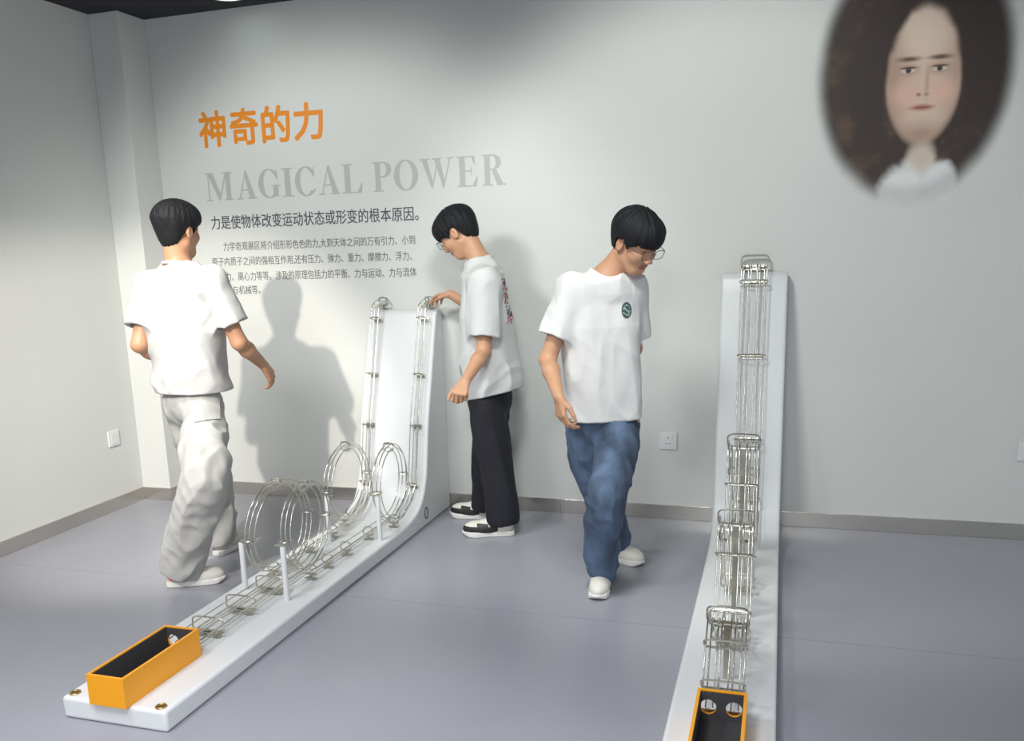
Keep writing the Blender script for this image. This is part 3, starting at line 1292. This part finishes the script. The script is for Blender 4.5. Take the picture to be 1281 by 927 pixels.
def build_shoe(p, heel, yaw, L, mats, pattern=None, pitch=0., zoff=0.):
    """heel = floor point under the heel; local x forward"""
    k = L / .27
    F = Field((-.02, -.08, -.005), (.31, .08, .16), .0034)
    F.op(cone((.042, 0, .052), (.12, .003, .050), .036, .040), .03)
    F.op(cone((.045, 0, .085), (.085, 0, .080), .034, .034), .03)
    F.op(ellip((.185, .004, .038), I3, (.078, .045, .042)), .04)
    plane_cut(F, (.12, 0, .024), (0, 0, -1), .4, .002)
    a = F.mesh('shoe', 2)
    S = Field((-.02, -.08, -.012), (.31, .08, .07), .0034)

    def sole(Q):
        x, y, z = Q.T
        hw = np.interp(x, [0, .02, .06, .12, .19, .24, .268], [.020, .035, .037, .038, .047, .040, .012])
        cxy = np.interp(x, [0, .12, .2, .27], [0, 0, .005, .0])
        d2 = np.maximum(np.abs(y - cxy) - hw, np.maximum(.002 - x, x - .268))
        toe = .022 * np.clip((x - .21) / .06, 0, 1) ** 2
        return smax(smax(d2, z - .030, .006), toe - z, .006)
    S.op((sole, V(-.02, -.08, -.01), V(.3, .08, .05)), .004)
    b = S.mesh('sole', 1)
    Ry = Matrix.Rotation(-math.radians(pitch), 4, 'Y')
    M = Matrix.Translation((heel[0], heel[1], zoff)) @ Matrix.Rotation(math.radians(yaw), 4, 'Z') @ Ry @ Matrix.Scale(k, 4)
    loc = np.zeros(len(a.polygons) * 3)
    a.polygons.foreach_get('center', loc)
    a.transform(M)
    b.transform(M)
    o = link('shoe', a, mats[0], p)
    if pattern:
        for mm in mats[2:]:
            a.materials.append(mm)
        a.polygons.foreach_set('material_index', pattern(loc.reshape(-1, 3)).astype(np.int32))
    link('sole', b, mats[1], o)
    # laces
    lc = MB()
    for x in (.105, .125, .145, .165):
        z = np.interp(x, [.1, .17], [.094, .074])
        lc.tube([(x, -.026, z - .008), (x + .004, 0, z + .003), (x, .026, z - .008)], .0032, 5)
    lm = mesh('laces', lc.v, lc.f)
    lm.transform(M)
    link('laces', lm, mats[1], o, True)
    return o


def decal(o, quad, m, name, nx=8, ny=8, off=.0025, mask=None, parent=None):
    """patch hugging a mesh: photo quad (tl, tr, br, bl) cast from the camera onto the surface"""
    bpy.context.view_layer.update()
    me = o.data
    bv = BVHTree.FromPolygons([v.co for v in me.vertices], [tuple(q.vertices) for q in me.polygons])
    tl, tr, br, bl = [np.array(q, float) for q in quad]
    v, ok, f = [], {}, []
    for j in range(ny + 1):
        for i in range(nx + 1):
            a, b = i / nx, j / ny
            q = (tl * (1 - a) + tr * a) * (1 - b) + (bl * (1 - a) + br * a) * b
            d = nrmz(CR @ np.array([(q[0] - W / 2 - SHX) / FPX, 1, -(q[1] - H / 2 - SHY) / FPX]))
            h, nn, _, _ = bv.ray_cast(Vector(CAM), Vector(d))
            if h is None:
                continue
            ok[(i, j)] = len(v)
            v.append(np.array(h) + np.array(nn) * off)
    for j in range(ny):
        for i in range(nx):
            ks = [(i, j), (i, j + 1), (i + 1, j + 1), (i + 1, j)]
            if all(k in ok for k in ks) and (mask is None or mask((i + .5) / nx, (j + .5) / ny)):
                f.append(tuple(ok[k] for k in ks))
    used = sorted({i for q in f for i in q})
    mp = {k: i for i, k in enumerate(used)}
    me2 = mesh(name, [v[k] for k in used], [tuple(mp[i] for i in q) for q in f])
    return link(name, me2, m, parent, True)


def glasses(p, J, X, m):
    f, s, u = X['head']
    c = J['head']
    P_ = lambda a, b, d: c + f * a + s * b + u * d
    fr_ = MB()
    lens = []
    for q in (-1, 1):
        pts = []
        for i in range(24):
            a = 2 * PI * i / 24
            ca, sa = math.cos(a), math.sin(a)
            pts.append(P_(.109 - .12 * abs(.034 + .024 * ca * 1) ** 1.5, q * (.035 + .027 * math.copysign(abs(ca) ** .55, ca)), .002 + .020 * math.copysign(abs(sa) ** .55, sa)))
        fr_.tube(pts, .0014, 5, closed=True)
        lens.append(pts)
        fr_.tube([P_(.103, q * .060, .010), P_(.095, q * .074, .011), P_(.05, q * .079, .008), P_(-.005, q * .081, .004), P_(-.015, q * .082, -.010)], .0014, 5)
    fr_.tube([P_(.112, -.009, .007), P_(.115, 0, .010), P_(.112, .009, .007)], .0014, 5)
    o = fr_.build('glasses', m, p, True, angle=False)
    for pts in lens:
        link('lens', mesh('lens', pts, [tuple(range(len(pts)))]), glass_m, o)
    return o


skin_m = mat('skin', srgb(196, 148, 116), .52, var=(18, .05), bump=(90, .05))
skin2_m = mat('skin_warm', srgb(186, 138, 106), .52, var=(18, .05), bump=(90, .05))
lip_m = mat('lips', srgb(150, 98, 84), .45)
brow_m = mat('brows', (.02, .016, .014), .7)
hair_m = mat('black_hair', (.007, .007, .009), .68, spec=.3, bump=(110, .5, (1, 1, .2)))
tee_w = mat('white_cotton', (.70, .695, .68), .85, bump=(14, .25), var=(5, .015))
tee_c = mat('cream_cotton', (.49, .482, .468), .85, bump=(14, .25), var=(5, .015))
tee_g = mat('pale_grey_cotton', (.60, .605, .60), .85, bump=(14, .25), var=(260, .10))
khaki = mat('pale_denim', (.41, .405, .39), .85, bump=(26, .3, (1, 1, .5)), var=(30, .06))
black_cloth = mat('black_cloth', (.009, .009, .015), .8, bump=(20, .25))
jean = mat('blue_denim', (.070, .105, .170), .85, bump=(150, .2), var=(8, .75, (1.4, 1.4, .4)))
shoe_white = mat('shoe_white', (.74, .71, .64), .55, bump=(40, .08))
shoe_grey = mat('shoe_grey', (.66, .64, .60), .6, bump=(60, .2))
shoe_black = mat('shoe_black', (.02, .02, .02), .5)
sole_m = mat('sole_white', (.76, .74, .70), .6)
coral_m = mat('coral', srgb(238, 150, 120), .6)
wire_m = mat('glasses_wire', (.10, .09, .09), .3, .7)
print_d = mat('print_dark', (.06, .07, .07), .8)
print_p = mat('print_pink', srgb(214, 120, 130), .8)
print_g = mat('print_green', srgb(60, 84, 80), .8)
print_t = mat('print_teal', srgb(150, 175, 168), .8)
tag_m = mat('belt_tag_black', (.015, .015, .015), .4)
glass_m = bpy.data.materials.new('spectacle_glass')
glass_m.use_nodes = True
_n = glass_m.node_tree
_t, _g, _x = _n.nodes.new('ShaderNodeBsdfTransparent'), _n.nodes.new('ShaderNodeBsdfGlossy'), _n.nodes.new('ShaderNodeMixShader')
_g.inputs['Roughness'].default_value = .03
_x.inputs[0].default_value = .12
_n.links.new(_t.outputs[0], _x.inputs[1])
_n.links.new(_g.outputs[0], _x.inputs[2])
_n.links.new(_x.outputs[0], _n.nodes['Material Output'].inputs[0])


def check(nm, J):
    L = lambda a, b: round(float(np.linalg.norm(J[a] - J[b])), 2)
    print('POSE', nm, 'head z', np.round(J['head'], 2), 'shoulders', L('shl', 'shr'), {a + b: L(a, b) for a, b in (
        ('neck', 'head'), ('shl', 'ell'), ('ell', 'wrl'), ('shr', 'elr'), ('elr', 'wrr'), ('hipl', 'knl'), ('knl', 'anl'), ('hipr', 'knr'), ('knr', 'anr'), ('neck', 'pelvis'))})


# ---- person 1: seen from behind, walking to the right past the wide exhibit
def person1():
    J = {}
    y0 = -1.23
    J['pelvis'] = at(241, 498, y0)
    J['neck'] = at(224, 335, y0)
    J['head'] = at(222, 288, y0 + .012)
    J['shl'] = at(189, 357, y0 - .01)
    J['shr'] = at(263, 352, y0 - .03)
    hr = V(math.cos(math.radians(-22)), math.sin(math.radians(-22)), 0)
    J['hipr'] = J['pelvis'] + hr * .085 - V(0, 0, .04)
    J['hipl'] = J['pelvis'] - hr * .085 - V(0, 0, .04)
    J['anr'] = V(1.175, -1.435, .085)
    J['anl'] = V(1.095, -1.015, .085)
    J['knr'] = ray_len(J['hipr'], (256, 603), .40, True)
    J['knl'] = (J['hipl'] + J['anl']) / 2 + V(.02, .03, 0)
    J['elr'] = ray_len(J['shr'], (299, 428), .275, True)
    J['wrr'] = ray_len(J['elr'], (330, 457), .235, False)
    J['ell'] = ray_len(J['shl'], (174, 431), .275, True)
    J['wrl'] = ray_len(J['ell'], (212, 455), .235, False)
    check('p1', J)
    X = dict(head=head_axes(82, -6, 0), skin=skin2_m,
             handr=dict(d=J['wrr'] - J['elr'] + V(0.02, 0, -.10), palm=V(-.6, .2, -.4), thumb=V(0, .8, -.1), curl=(16, 22, 14)),
             handl=dict(d=J['wrl'] - J['ell'], palm=V(1, 0, 0), thumb=V(0, 0, 1), curl=(28, 30, 18)))
    p = tag(empty('person', (1.18, -1.22, 0)), 'person in white t-shirt and pale trousers seen from behind by the left exhibit', 'person')
    R0 = empty('tmp')
    b = build_body(R0, J, X)
    build_hair(R0, J, X, ([-.13, -.07, -.04, -.022, .015, .03, .06, .13], [-.098, -.094, -.060, .010, .012, -.018, .028, .036]), (.004, .004, .002), 3)
    c0, c1 = J['pelvis'], (J['shl'] + J['shr']) / 2
    zt = c1[2] + .02
    rings = [(c0[2] - .02, c0[0], c0[1], .178, .135, 82), (c0[2] + .12, *(c0 * .75 + c1 * .25)[:2], .172, .125, 84), (c0[2] + .27, *(c0 * .42 + c1 * .58)[:2], .176, .120, 88),
             (c0[2] + .40, *(c0 * .1 + c1 * .9)[:2], .180, .112, 92), (zt, *c1[:2], .150, .085, 92)]
    sl = lambda S, E, k: S + (E - S) * k
    build_shirt(R0, J, X, rings, tee_c, dict(l=(sl(J['shl'], J['ell'], .70), .062, .075), r=(sl(J['shr'], J['elr'], .70), .062, .075)),
                (V(c0[0], c0[1], c0[2] + .035), V(0, 0, -1)), 3,
                [(.008, (5, 5, 13), ((1, 0, .0), (0, 1, 0), (.35, 0, 1)), 4, ([c0[2] + .08, c0[2] + .24], [1, 0])), (.010, (10, 10, 2.6), ((1, 0, .45), (0, 1, .2), (0, 0, 1)), 7, ([c0[2], c0[2] + .45], [.7, .7])), (.005, (12, 12, 5), ((1, 0, -.8), (0, 1, .2), (0, 0, 1)), 8, None)],
                collar_c=(J['neck'] + V(0, -.004, .012), V(.02, .16, 1)))
    hem_r = J['anr'] + V(-.005, -.005, -.005)
    tr = build_trousers(R0, J, X, khaki, dict(
        r=[(J['hipr'] + V(0, 0, .0), .080), (J['hipr'] * .5 + J['knr'] * .5, .098), (J['knr'], .092), (J['knr'] * .45 + J['anr'] * .55 + V(-.005, 0, 0), .086), (hem_r, .088)],
        l=[(J['hipl'] + V(0, 0, .0), .078), (J['hipl'] * .5 + J['knl'] * .5, .092), (J['knl'], .086), (J['knl'] * .45 + J['anl'] * .55, 0.078), (J['anl'] + V(.0, 0, -.02), .078)]),
        (c0 + V(0, 0, -.02), .160, .118, 76),
        [(.012, (14, 14, 2.6), ((1, 0, -.45), (0, 1, -.3), (0, 0, 1)), 11, ([.05, .60, .85], [1, .9, .2])), (.010, (6, 6, 15), ((1, 0, 0), (0, 1, 0), (-.8, .3, 1)), 12, ([.05, .25, .45, .8], [1, .6, .35, .2])), (.005, (16, 16, 8), ((1, 0, .5), (0, 1, 0), (0, 0, 1)), 13, None)])
    build_shoe(R0, (1.118, -1.478), 27, .262, (shoe_grey, sole_m, coral_m), lambda q: np.where((q[:, 0] < .035) & (q[:, 2] < .06), 1, 0), 0)
    build_shoe(R0, (1.097, -1.075), 84, .255, (shoe_grey, sole_m))
    decal(tr, ((232, 489), (273, 488), (275, 524), (243, 529)), khaki, 'back_pocket', 10, 10, .005, parent=tr)
    tg = MB()
    q = at(199, 487, y0)
    tg_o = decal(tr, ((195, 484), (205, 484), (205, 491), (195, 491)), tag_m, 'belt_tag', 4, 3, .006, parent=tr)
    return p, R0


def person2():
    J = {}
    y0 = -.34
    J['pelvis'] = at(613, 492, y0)
    J['neck'] = at(602, 331, y0)
    J['head'] = at(573, 291, y0 + .01)
    J['shl'] = at(607, 353, y0 - .155)
    J['shr'] = at(598, 352, y0 + .155)
    J['hipl'] = J['pelvis'] + V(.005, -.085, -.04)
    J['hipr'] = J['pelvis'] + V(-.005, .085, -.04)
    J['anl'] = V(2.400, -.440, .09)
    J['anr'] = V(2.235, -.200, .09)
    J['knl'] = (J['hipl'] + J['anl']) / 2 + V(.005, 0, .01)
    J['knr'] = (J['hipr'] + J['anr']) / 2 + V(-.015, 0, .01)
    J['ell'] = at(605, 439, J['shl'][1] - .045)
    J['wrl'] = ray_len(J['ell'], (582, 477), .225, True)
    J['wrr'] = at(563, 368, -.165)
    J['elr'] = ray_len(J['shr'], (614, 396), .235, False)
    J['elr'][1] = min(J['elr'][1], -.07)
    check('p2', J)
    ball = BALLS['held']
    X = dict(head=head_axes(176, -38, 0), skin=skin_m,
             handl=dict(d=J['wrl'] - J['ell'] + V(0, 0, -.05), palm=V(0, .9, .1), thumb=V(-1, 0, 0), curl=(55, 62, 40)),
             handr=dict(d=ball - J['wrr'] + V(0, 0, .012), palm=V(0, -.15, -1), thumb=V(0, -1, 0), curl=(14, 26, 20), spread=.2, sc=.9, pinch=1))
    p = tag(empty('person', (2.27, -.33, 0)), 'person with glasses in grey t-shirt and black trousers reaching to the tower top', 'person')
    R0 = empty('tmp')
    build_body(R0, J, X)
    build_hair(R0, J, X, ([-.13, -.07, -.04, -.022, .012, .03, .06, .13], [-.085, -.082, -.055, .016, .018, -.012, .020, .026]), (.004, .003, .004), 8, full=1.22)
    c0, c1 = J['pelvis'], (J['shl'] + J['shr']) / 2
    zt = c1[2] + .02
    rings = [(c0[2] - .06, c0[0] + .010, c0[1], 0.168, .142, 186), (c0[2] + .08, *(c0 * .8 + c1 * .2)[:2] + V(.020, 0), .168, .148, 186), (c0[2] + .25, *(c0 * .45 + c1 * .55)[:2] + V(.014, 0), .168, .138, 186),
             (c0[2] + .40, *(c0 * .15 + c1 * .85)[:2] + V(.018, 0), .176, .126, 186), (zt, *c1[:2] + V(.008, 0), .145, .090, 186)]
    sl = lambda S, E, k: S + (E - S) * k
    sh = build_shirt(R0, J, X, rings, tee_g, dict(l=(sl(J['shl'], J['ell'], .78), .072, .072), r=(sl(J['shr'], J['elr'], .62), .062, .072)),
                     (V(c0[0], c0[1], c0[2] + .0), V(.22, 0, -1)), 5,
                     [(.009, (5, 5, 11), ((1, 0, .0), (0, 1, 0), (-1.0, .2, 1)), 14, ([c0[2], c0[2] + .36], [1, .2])), (.010, (10, 10, 2.8), ((1, 0, -.4), (0, 1, 0), (0, 0, 1)), 17, None), (.004, (14, 14, 6), I3, 18, None)],
                     collar_c=(J['neck'] + V(-.004, 0, .012), V(-.34, 0, 1)))
    build_trousers(R0, J, X, black_cloth, dict(
        l=[(J['hipl'] + V(0, 0, .0), .078), (J['hipl'] * .5 + J['knl'] * .5, .090), (J['knl'], .082), (J['knl'] * .45 + J['anl'] * .55, .080), (J['anl'] + V(-.005, 0, -.03), .080)],
        r=[(J['hipr'] + V(0, 0, .0), .078), (J['hipr'] * .5 + J['knr'] * .5, .088), (J['knr'], .080), (J['knr'] * .45 + J['anr'] * .55, .076), (J['anr'] + V(-.005, 0, -.03), .074)]),
        (c0 + V(0, 0, -.02), .155, .112, 183),
        [(.008, (11, 11, 2.2), ((1, 0, .2), (0, 1, 0), (0, 0, 1)), 21, None), (.006, (5, 5, 14), ((1, 0, 0), (0, 1, 0), (.7, .3, 1)), 22, ([.05, .3, .6], [1, .4, .3]))])

    def pat(q):
        x, y, z = q.T
        r = np.zeros(len(q), int)
        r[(x > .085) & (z < .058)] = 1
        r[(x > .13) & (x < .19) & (z < .072) & (np.abs(y) > .026)] = 1
        r[(x > .055) & (x < .085) & (z > .05) & (z < .085)] = 1
        return r
    build_shoe(R0, (2.458, -.432), 196, .275, (shoe_white, sole_m, shoe_black), pat)
    build_shoe(R0, (2.285, -.195), 178, .275, (shoe_white, sole_m, shoe_black), pat)
    glasses(R0, J, X, wire_m)
    random.seed(4)
    nz_ = np.random.RandomState(5).rand(12, 30)
    decal(sh, ((627, 346), (637, 346), (644, 405), (634, 405)), print_d, 'back_print', 8, 26, .002, lambda a, b: nz_[int(a * 8), int(b * 26)] > .74, sh)['kind'] = 'stuff'
    decal(sh, ((627, 346), (637, 346), (644, 405), (634, 405)), print_p, 'back_print_pink', 8, 26, .002, lambda a, b: nz_[int(a * 8), int(b * 26)] < .17 and b > .15, sh)['kind'] = 'stuff'
    return p, R0


def person3():
    J = {}
    y0 = -.93
    J['pelvis'] = at(754, 518, y0)
    J['neck'] = at(760, 346, y0 - .02)
    J['head'] = at(795, 302, y0 - .06)
    J['shr'] = at(716, 362, y0 - .09)
    J['shl'] = at(788, 362, y0 + .05)
    hr = V(math.cos(math.radians(-160)), math.sin(math.radians(-160)), 0)
    J['hipr'] = J['pelvis'] + hr * .085 - V(0, 0, .04)
    J['hipl'] = J['pelvis'] - hr * .085 - V(0, 0, .04)
    J['anl'] = V(3.020, -1.045, .085)
    J['anr'] = V(3.015, -.670, .095)
    J['knl'] = ray_len(J['hipl'], (760, 625), .40, True)
    J['knr'] = (J['hipr'] + J['anr']) / 2 + V(.01, -.05, 0)
    J['elr'] = ray_len(J['shr'], (685, 450), .275, False)
    J['wrr'] = ray_len(J['elr'], (699, 496), .225, True)
    J['ell'] = ray_len(J['shl'], (793, 436), .275, False)
    J['wrl'] = ray_len(J['ell'], (760, 478), .23, False)
    check('p3', J)
    X = dict(head=head_axes(-32, -33, 4), skin=skin_m,
             handr=dict(d=V(.12, -.10, -1), palm=V(.75, .65, 0), thumb=V(.5, -.8, 0), curl=(26, 30, 20)),
             handl=dict(d=V(-.5, .1, -.6), palm=V(0, 1, 0), thumb=V(-1, 0, .3), curl=(25, 30, 20)))
    p = tag(empty('person', (3.04, -.9, 0)), 'person with glasses in white t-shirt and blue jeans walking towards the camera', 'person')
    R0 = empty('tmp')
    build_body(R0, J, X)
    build_hair(R0, J, X, ([-.13, -.07, -.04, -.022, .012, .03, .06, .13], [-.070, -.068, -.045, .016, .018, -.008, .022, .026]), (.006, .006, .006), 12, full=1.12)
    c0, c1 = J['pelvis'], (J['shl'] + J['shr']) / 2
    zt = c1[2] + .02
    rings = [(c0[2] - .05, c0[0], c0[1], .156, .120, -68), (c0[2] + .10, *(c0 * .78 + c1 * .22)[:2], .160, .122, -66), (c0[2] + .25, *(c0 * .45 + c1 * .55)[:2], .164, .118, -62),
             (c0[2] + .38, *(c0 * .12 + c1 * .88)[:2], .166, .110, -60), (zt, *c1[:2], .140, .085, -60)]
    sl = lambda S, E, k: S + (E - S) * k
    sh = build_shirt(R0, J, X, rings, tee_w, dict(l=(sl(J['shl'], J['ell'], .74), .060, .074), r=(sl(J['shr'], J['elr'], .66), .060, .072)),
                     (V(c0[0], c0[1], c0[2] - .015), V(0, 0, -1)), 9,
                     [(.012, (9, 9, 1.8), ((1, 0, .15), (0, 1, 0), (0, 0, 1)), 24, ([c0[2], c0[2] + .40], [1, .5])), (.006, (6, 6, 10), ((1, 0, 0), (0, 1, 0), (.9, 0, 1)), 27, ([c0[2], c0[2] + .40], [1, .5])), (.004, (14, 14, 6), I3, 28, None)],
                     collar_c=(J['neck'] + V(.004, -.006, .010), V(.18, -.26, 1)))
    build_trousers(R0, J, X, jean, dict(
        l=[(J['hipl'] + V(0, 0, .0), .074), (J['hipl'] * .5 + J['knl'] * .5, .086), (J['knl'], .078), (J['knl'] * .45 + J['anl'] * .55, .066), (J['anl'] + V(0.005, 0, -.02), .062)],
        r=[(J['hipr'] + V(0, 0, .0), .074), (J['hipr'] * .5 + J['knr'] * .5, .086), (J['knr'], .078), (J['knr'] * .45 + J['anr'] * .55, .072), (J['anr'] + V(0, 0, -.03), .072)]),
        (c0 + V(0, 0, -.02), .148, .112, -68),
        [(.012, (12, 12, 2.6), ((1, 0, .45), (0, 1, 0), (0, 0, 1)), 31, ([.05, .5, .8], [1, .9, .5])), (.010, (6, 6, 15), ((1, 0, 0), (0, 1, 0), (.7, .3, 1)), 32, ([.05, .2, .45, .6, .8], [1, .5, .7, .2, .4])), (.004, (20, 20, 12), I3, 33, None)], name='jeans')
    build_shoe(R0, (3.022, -.965), -86, .262, (shoe_white, sole_m))
    build_shoe(R0, (2.945, -.640), -30, .262, (shoe_white, sole_m))
    glasses(R0, J, X, wire_m)

    def em(a, b):
        x, y = (a - .5) * 2, (b - .5) * 2
        r = math.hypot(x, y)
        return r < 1
    d = decal(sh, ((777.5, 378), (789.5, 378), (789.5, 398), (777.5, 398)), print_g, 'chest_emblem', 16, 16, .002, em, sh)

    def em2(a, b):
        x, y = (a - .5) * 2, (b - .5) * 2
        r = math.hypot(x, y)
        return r < .80 and (abs(y - .22 * math.sin(3.4 * x)) < .13 or abs(y - .48 - .15 * math.sin(3.4 * x + 1)) < .09 or (abs(r - .62) < .08 and y < -.15))
    decal(sh, ((777.5, 378), (789.5, 378), (789.5, 398), (777.5, 398)), print_t, 'emblem_mark', 16, 16, .0032, em2, d)
    return p, R0


# steel ball held at the top of the right-hand track
BALLS = {'held': V(1.888, -.075, 1.135 + .034 + .017)}
for nm, c, lb in (('held', BALLS['held'], 'polished steel ball held by fingertips at the tower top'),):
    bm = bmesh.new()
    bmesh.ops.create_icosphere(bm, subdivisions=3, radius=.0165)
    me = bpy.data.meshes.new('steel_ball')
    bm.to_mesh(me)
    bm.free()
    o = link('steel_ball', me, chrome_m, None, True)
    o.location = c
    tag(o, lb, 'ball')

for fn in (person1, person2, person3):
    p, R0 = fn()
    adopt(R0, p)
